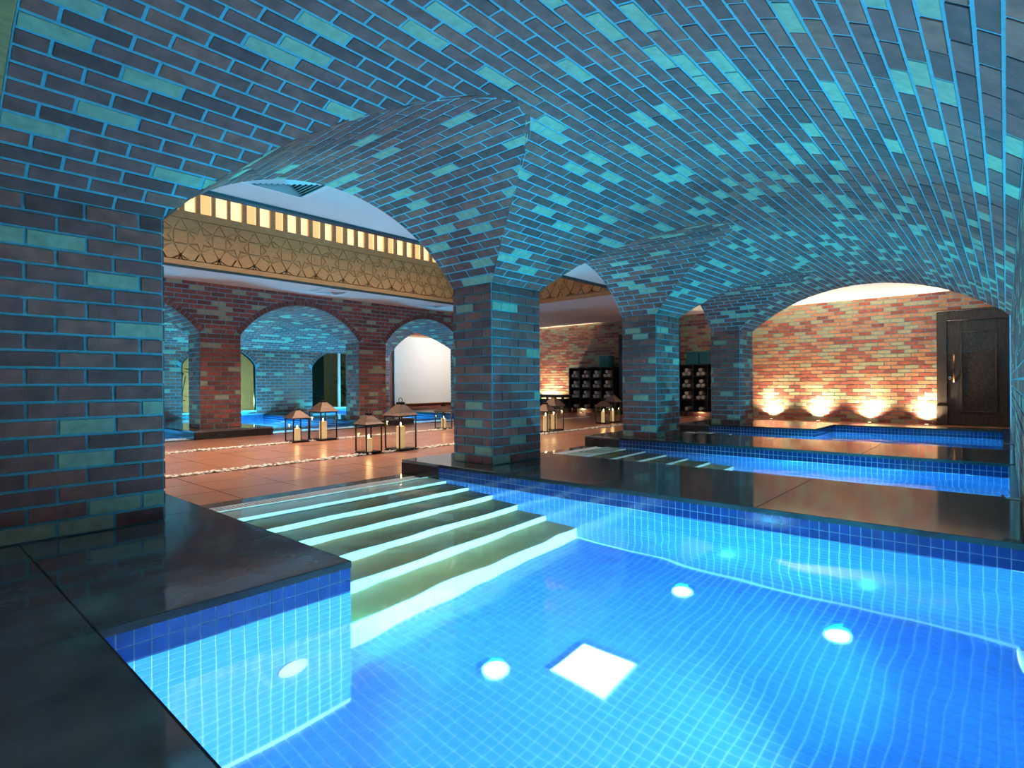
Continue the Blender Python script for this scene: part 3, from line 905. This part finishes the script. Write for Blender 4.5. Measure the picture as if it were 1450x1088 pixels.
# dark closed door beside the shelves
d2 = empty('door_2', (XW, 8.0, ZF), kind='structure')
for n, y0, y1, z0, z1, h0, h1 in (('door_frame', .78, .92, 0, 2.46, 0, .32), ('door_frame', -.92, -.78, 0, 2.46, 0, .10), ('door_frame', -.78, .78, 2.3, 2.46, 0, .10), ('door_leaf', 0.003, .78, 0, 2.3, 0, .05), ('door_leaf', -.78, -.003, 0, 2.3, 0, .05)):
    o = MB().box((-h1, y0, z0), (-h0, y1, z1)).build(n, M['black'], d2, bev=.004)
for y in (-.4, .4):
    for z0, z1 in ((.25, 1.0), (1.15, 2.1)):
        MB().box((-.062, y - .25, z0), (-.05, y + .25, z1)).build('door_panel', M['black'], d2, bev=.005)

# ------------------------------------------------------------------ towel shelves with rolled towels
def towel_mesh():
    # a rolled towel: spiral strip of terry, extruded along x
    b = MB(); n = 26; outer = []; inner = []
    for i in range(n):
        a = i / (n - 1) * 2 * PI * 2.1; rr = .014 + .047 * i / (n - 1)
        outer.append((rr * math.cos(a), rr * math.sin(a))); inner.append(((rr - .017) * math.cos(a), (rr - .017) * math.sin(a)))
    for i in range(n - 1):
        q = [inner[i], outer[i], outer[i + 1], inner[i + 1]]
        b.prism([(-.15, y, z) for y, z in q], [(.15, y, z) for y, z in q])
    me = bpy.data.meshes.new('rolled_towel'); me.from_pydata(b.v, [], b.f); me.materials.append(M['towel']); return me


TM = towel_mesh()
ROWN = ['top', 'second', 'third', 'bottom']; COLN = ['first', 'second', 'third', 'fourth']


def towel_shelf(y_left, y_right, label, where, cols):
    zb, zt = .0, 1.30; xf, xb = 14.98, XW - .03
    r = empty('towel_shelf', (xf, (y_left + y_right) / 2, ZF), label, 'shelf')
    w_ = y_left - y_right; cw = w_ / 4; chh = (zt - zb) / 4
    cyy = (y_left + y_right) / 2
    def b(n, x0, x1, y0, y1, z0, z1, m=M['black'], bev=.003):
        return MB().box((x0 - xf, y0 - cyy, z0 - ZF), (x1 - xf, y1 - cyy, z1 - ZF)).build(n, m, r, bev=bev)
    for k in range(5):
        y = y_left - k * cw
        b('upright', xf, xb, y - .014, y + .014, zb, zt)
    for k in range(5):
        z = zb + k * chh
        b('shelf_board', xf + .003, xb, y_right, y_left, z - .012, z + .012)
    b('back_panel', xb, xb + .012, y_right, y_left, zb, zt)
    for x in (xf + .05, xb - .05):
        for y in (y_left - .05, y_right + .05): b('leg', x - .025, x + .025, y - .025, y + .025, ZF, zb - .012)
    for rr in range(4):
        for cc in range(cols):
            z0 = zt - (rr + 1) * chh + .012; y0 = y_left - (cc + .5) * cw
            spots = [(.066, .062, 'left'), (-.066, .062, 'right'), (0, .062 + .112, 'upper')] if rr < 3 else [(0.0, .062, 'single')]
            for dy, dz, nm in spots:
                o = link('rolled_towel', TM); o.location = (xf + .17, y0 + dy, z0 + dz); o.rotation_euler = (random.uniform(0, 6.28), 0, random.uniform(-.05, .05))
                lab = f'{nm} rolled towel, {ROWN[rr]} row, {COLN[cc]} column of the {where}' if rr < 3 else f'lone rolled towel, bottom row, {COLN[cc]} column of the {where}'
                tag(o, lab, 'towel', 'rolled towels in the shelf cubbies')
    return r


towel_shelf(10.72, 9.10, 'black towel shelf of sixteen cubbies left of the second pier', 'shelf left of the second pier', 4)
towel_shelf(6.92, 5.30, 'black towel shelf partly hidden behind the last pier', 'shelf behind the last pier', 3)


def storage_box(y, label):
    r = empty('storage_box', (15.17, y, 1.312), label, 'box', 'teal boxes on the towel shelves')
    MB().box((-.16, -.17, 0), (.16, .17, .28)).build('body', M['teal'], r, bev=.008)
    MB().box((-.17, -.18, .28), (.17, .18, .35)).build('lid', M['teal'], r, bev=.01)
    MB().tube([(-.172, -.05, .16), (-.19, -.03, .15), (-.19, .03, .15), (-.172, .05, .16)], .006, 6).build('handle', M['black'], r)


storage_box(9.41, 'teal box standing alone on the shelf left of the second pier')
storage_box(6.54, 'left teal box on the shelf behind the last pier')
storage_box(6.17, 'right teal box on the shelf behind the last pier')

bn = empty('bench', (15.0, 11.35, ZF), 'low black bench against the end wall left of the towel shelf', 'bench')
MB().box((-.25, -.55, .50), (.25, .50, .60)).build('seat', M['black'], bn, bev=.012)
for x in (-.2, .2):
    for y in (-.5, .45): MB().box((x - .035, y - .035, 0), (x + .035, y + .035, .5)).build('leg', M['black'], bn, bev=.004)
MB().box((-.22, -.46, .12), (.22, .41, .46)).build('drawer', M['black'], bn, bev=.008)


# ------------------------------------------------------------------ lanterns and candles
def lantern(x, y, wd, ht, label, rz, candle_h, clabel, dx=0, dy=0):
    r = empty('lantern', (x, y, ZF), label, 'lantern', 'metal and glass lanterns on the court floor', rz=rz)
    h = wd / 2; body = ht * .66
    MB().box((-h - .012, -h - .012, 0), (h + .012, h + .012, .016)).box((-h, -h, .016), (h, h, .03)).build('base', M['blackmetal'], r)
    for sx in (-1, 1):
        for sy in (-1, 1):
            MB().box((sx * h - .008, sy * h - .008, .03), (sx * h + .008, sy * h + .008, body)).build('post', M['blackmetal'], r)
    f = MB(); t = .012
    for a, b in (((-h - t, -h - t, body), (h + t, -h + t, body + .018)), ((-h - t, h - t, body), (h + t, h + t, body + .018)), ((-h - t, -h + t, body), (-h + t, h - t, body + .018)), ((h - t, -h + t, body), (h + t, h - t, body + .018))): f.box(a, b)
    f.build('top_frame', M['blackmetal'], r)
    for sx, sy in ((1, 0), (-1, 0), (0, 1), (0, -1)):
        p = (h - .008)
        if sx: MB().box((sx * h - .0015, -p, .03), (sx * h + .0015, p, body)).build('pane', M['glass'], r)
        else: MB().box((-p, sy * h - .0015, .03), (p, sy * h + .0015, body)).build('pane', M['glass'], r)
    ro = MB(); z0, z1 = body + .018, ht * .90; o = h + .035; i = h * .26
    prof = [(o, z0), (o * .80, z0 + (z1 - z0) * .22), (o * .52, z0 + (z1 - z0) * .60), (i, z1)]
    for k in range(3):
        a, za = prof[k]; b, zb_ = prof[k + 1]
        ro.prism([(-a, -a, za), (a, -a, za), (a, a, za), (-a, a, za)], [(-b, -b, zb_), (b, -b, zb_), (b, b, zb_), (-b, b, zb_)])
    ro.build('roof', M['copper'], r)
    MB().box((-i * 1.15, -i * 1.15, z1), (i * 1.15, i * 1.15, z1 + .03)).build('cap', M['blackmetal'], r, bev=.004)
    rg = MB(); rr = ht * .045
    rg.tube([(rr * math.cos(a), 0, z1 + .03 + rr * .8 + rr * math.sin(a)) for a in [k * PI / 8 for k in range(17)]], .005, 6)
    rg.build('ring', M['blackmetal'], r)
    c = empty('candle', (x + dx, y + dy, ZF + .03), clabel, 'candle', 'pillar candles in the lanterns')
    cr = wd * .20
    MB().lathe([(cr * .98, 0), (cr, .01), (cr, candle_h - .006), (cr * .92, candle_h), (cr * .6, candle_h - .006)], 16).build('wax', M['wax'], c, smooth=False)
    MB().lathe([(.0025, candle_h - .008), (.002, candle_h + .012)], 6).build('wick', M['wick'], c)
    MB().lathe([(.003, candle_h + .006), (.011, candle_h + .02), (.009, candle_h + .035), (.002, candle_h + .055)], 8).build('flame', M['flame'], c, smooth=True)
    lamp('candle_light', 'POINT', (x + dx, y + dy, ZF + .03 + candle_h + .05), 1.6, (1, .60, .24), size=.015, parent=c)
    return r


lantern(4.70, 9.02, .27, .60, 'small lantern, leftmost of the row, on the far pebble strip', .0, .20, 'candle in the leftmost small lantern')
lantern(5.16, 8.98, .32, .74, 'tall lantern with copper lit roof beside the leftmost small lantern', .1, .30, 'thick candle in the tall lantern on the far pebble strip')
lantern(4.56, 6.72, .25, .60, 'small lantern on the near pebble strip, left of the big clear one', .0, .18, 'candle in the small lantern on the near pebble strip')
lantern(5.10, 6.70, .31, .75, 'large lantern on the near pebble strip, right beside a small one', .06, .32, 'thick white candle in the large lantern on the near pebble strip')
lantern(8.05, 9.08, .25, .55, 'lantern just left of the nearest pier on the far pebble strip', .0, .20, 'candle in the lantern just left of the nearest pier')
lantern(8.70, 6.80, .27, .62, 'lantern just right of the nearest pier, in front of another', .05, .30, 'candle in the front lantern just right of the nearest pier')
lantern(9.20, 6.98, .28, .75, 'taller lantern half behind another, right of the nearest pier', .0, .30, 'candle in the taller lantern right of the nearest pier')
lantern(11.45, 7.20, .26, .60, 'lantern close to the left side of the second pier', .0, .26, 'candle in the front lantern beside the second pier')
lantern(11.95, 7.25, .28, .74, 'lantern half hidden behind the left side of the second pier', .0, .26, 'candle in the half hidden lantern beside the second pier')

# ------------------------------------------------------------------ windows of the far hall, garden, screen
for i, (a, b) in enumerate(WIN):
    c, hw = (a + b) / 2, (b - a) / 2; rise = WZT - WZS; R = (hw * hw + rise * rise) / (2 * rise); ph = math.asin(hw / R)
    wn = empty(f'window_{i + 1}', (c, YB, WZ0), kind='structure')
    arcp = [(R * math.sin(-ph + 2 * ph * k / 16), WZT - R + R * math.cos(-ph + 2 * ph * k / 16) - WZ0) for k in range(17)]
    out = [(-hw, 0)] + arcp + [(hw, 0)]
    for s in (-1, 1):
        sub = [(max(0, u) if s > 0 else min(0, u), v) for u, v in out]
        half = clip(out[::-1], lambda u, v: s * u - .02)
        MB().prism([(u, .06, v) for u, v in half], [(u, .066, v) for u, v in half]).build('pane', M['darkglass'], wn)
    ins = [(u * .965, v * .985 + .01) for u, v in out]
    fb = MB()
    for k in range(len(out) - 1):
        fb.prism([(out[k][0], .03, out[k][1]), (out[k + 1][0], .03, out[k + 1][1]), (ins[k + 1][0], .03, ins[k + 1][1]), (ins[k][0], .03, ins[k][1])],
                 [(out[k][0], .09, out[k][1]), (out[k + 1][0], .09, out[k + 1][1]), (ins[k + 1][0], .09, ins[k + 1][1]), (ins[k][0], .09, ins[k][1])])
    fb.build('window_frame', M['blackmetal'], wn)
    MB().box((-.035, .02, 0), (.035, .10, WZT - WZ0)).build('mullion', M['plastic'], wn)
    MB().box((-hw, -.03, -.03), (hw, .11, .02)).build('window_sill', M['plastic'], wn)
gd = tag(boxo('ground', (0, YB + .13, -.2), (14, YB + 4, .02), M['garden']), kind='structure')
gw = tag(boxo('wall_garden', (0, YB + 2.6, 0), (14, YB + 2.8, 3.5), M['gardenwall']), kind='structure')
cu = empty('folding_screen', (9.3, YB + 1.3, .02), 'dark teal screen panel standing outside the arched window', 'screen')
for k in range(3): MB().box((-.45 + k * .32, -.02, 0), (-.14 + k * .32, .02, 2.3)).build('panel', M['curtain'], cu, bev=.004)


def plant(x, y, h, n, label, m=M['leaf']):
    r = empty('leafy_plant', (x, y, .02), label, 'plant')
    sm = MB()
    for k in range(3):
        a = random.uniform(0, 6.28); sm.tube([(0, 0, 0), (.05 * math.cos(a), .05 * math.sin(a), h * .4), (.14 * math.cos(a), .14 * math.sin(a), h * .8)], .012, 6)
    sm.build('stem', M['wood'], r)
    for k in range(n):
        a = random.uniform(0, 6.28); z = random.uniform(.15, 1) * h; L = random.uniform(.18, .38); wdt = L * .22
        b = MB(); ca, sa = math.cos(a), math.sin(a); dr = random.uniform(-.2, .35)
        pts = []
        for t, ww in ((0, .1), (.3, 1), (.65, .8), (1, .05)):
            px, pz = t * L + .03, z + dr * L * t - .25 * L * t * t
            for s in (-1, 1): pts.append((px * ca - s * ww * wdt * sa, px * sa + s * ww * wdt * ca, pz))
        b.add(pts, [(0, 1, 3, 2), (2, 3, 5, 4), (4, 5, 7, 6)])
        b.build('leaf', m, r)


plant(8.85, YB + .6, 1.5, 40, 'dark leafy plant outside the arched window, left of its white mullion')
plant(10.1, YB + .6, 1.6, 40, 'dark leafy plant outside the arched window, right of its white mullion')
plant(6.55, YB + .7, 1.9, 45, 'green plant lit outside the window behind the far red pier')
plant(5.25, YB + .6, 1.3, 30, 'dim plant outside the window left of the far red pier')
gl = empty('garden_lamp', (6.75, YB + 1.0, .02), 'small glowing garden lamp outside the window behind the far red pier', 'lamp')
MB().lathe([(.05, 0), (.05, .10), (.04, .11)], 10).build('body', M['blackmetal'], gl)
MB().lathe([(.038, .11), (.038, .16), (.02, .17)], 10).build('lens', M['uplens'], gl)
lamp('garden_light', 'POINT', (6.75, YB + 1.0, .35), 220, (1, .88, .5), size=.06, parent=gl)

wf = empty('wall_back', (13.4, YB, 0), kind='structure')
boxo('plaster', (XE, YB, ZF), (XW, YB + .2, ZC), M['brick_a'], wf)
sc_ = empty('projection_screen', (13.5, YB - .07, .12), 'large plain white screen on the back wall, between two far piers', 'screen')
MB().box((-1.85, -.012, .03), (1.85, .012, 2.36)).build('sheet', M['screen'], sc_)
MB().box((-1.88, -.04, 2.36), (1.88, .03, 2.42)).build('housing', M['wood'], sc_, bev=.006)
MB().box((-1.86, -.02, 0), (1.86, .02, .03)).build('bottom_bar', M['wood'], sc_, bev=.004)
lamp('screen_light', 'AREA', (13.4, 13.2, ZC - .06), 110, (1, .93, .85), (13.4, 15.7, 1.2), .3, .3)

# wooden arch at the near end of the vault
aw = empty('trim_5', (X0, YC, SP), kind='structure')
ab = MB(); n = 28
for k in range(n):
    q = []
    for a in (-PHI + 2 * PHI * k / n, -PHI + 2 * PHI * (k + 1) / n):
        for rr in (RV + .0, RV + .35): q.append((YC + rr * math.sin(a), ZV - RV + rr * math.cos(a)))
    q = [q[0], q[1], q[3], q[2]]
    ab.prism([(X0 - .10, y, z) for y, z in q], [(X0 - .002, y, z) for y, z in q])
ab.build('arch_board', M['wood'], aw, off=aw.location)

# short chrome rods on the right wall
for x, lab in ((4.3, 'short chrome rod fixed low on the right wall above the first long platform'), (8.0, 'short chrome rod fixed low on the right wall above the second long platform')):
    r = empty('wall_hook', (x, Y0, .12), lab, 'hook')
    MB().lathe([(.022, 0), (.022, .008), (.012, .012)], 12, axis='y').build('rosette', M['steel'], r)
    MB().tube([(0, .01, 0), (0, .075, 0), (0, .09, .02)], .007, 8).build('rod', M['steel'], r)

# light that leaves the water reaches the brickwork
for o in bpy.data.objects:
    if o.type == 'MESH' and not o.name.startswith(('water', 'pane', 'mosaic', 'tread', 'riser', 'basin')): o.cycles.is_caustics_receiver = True
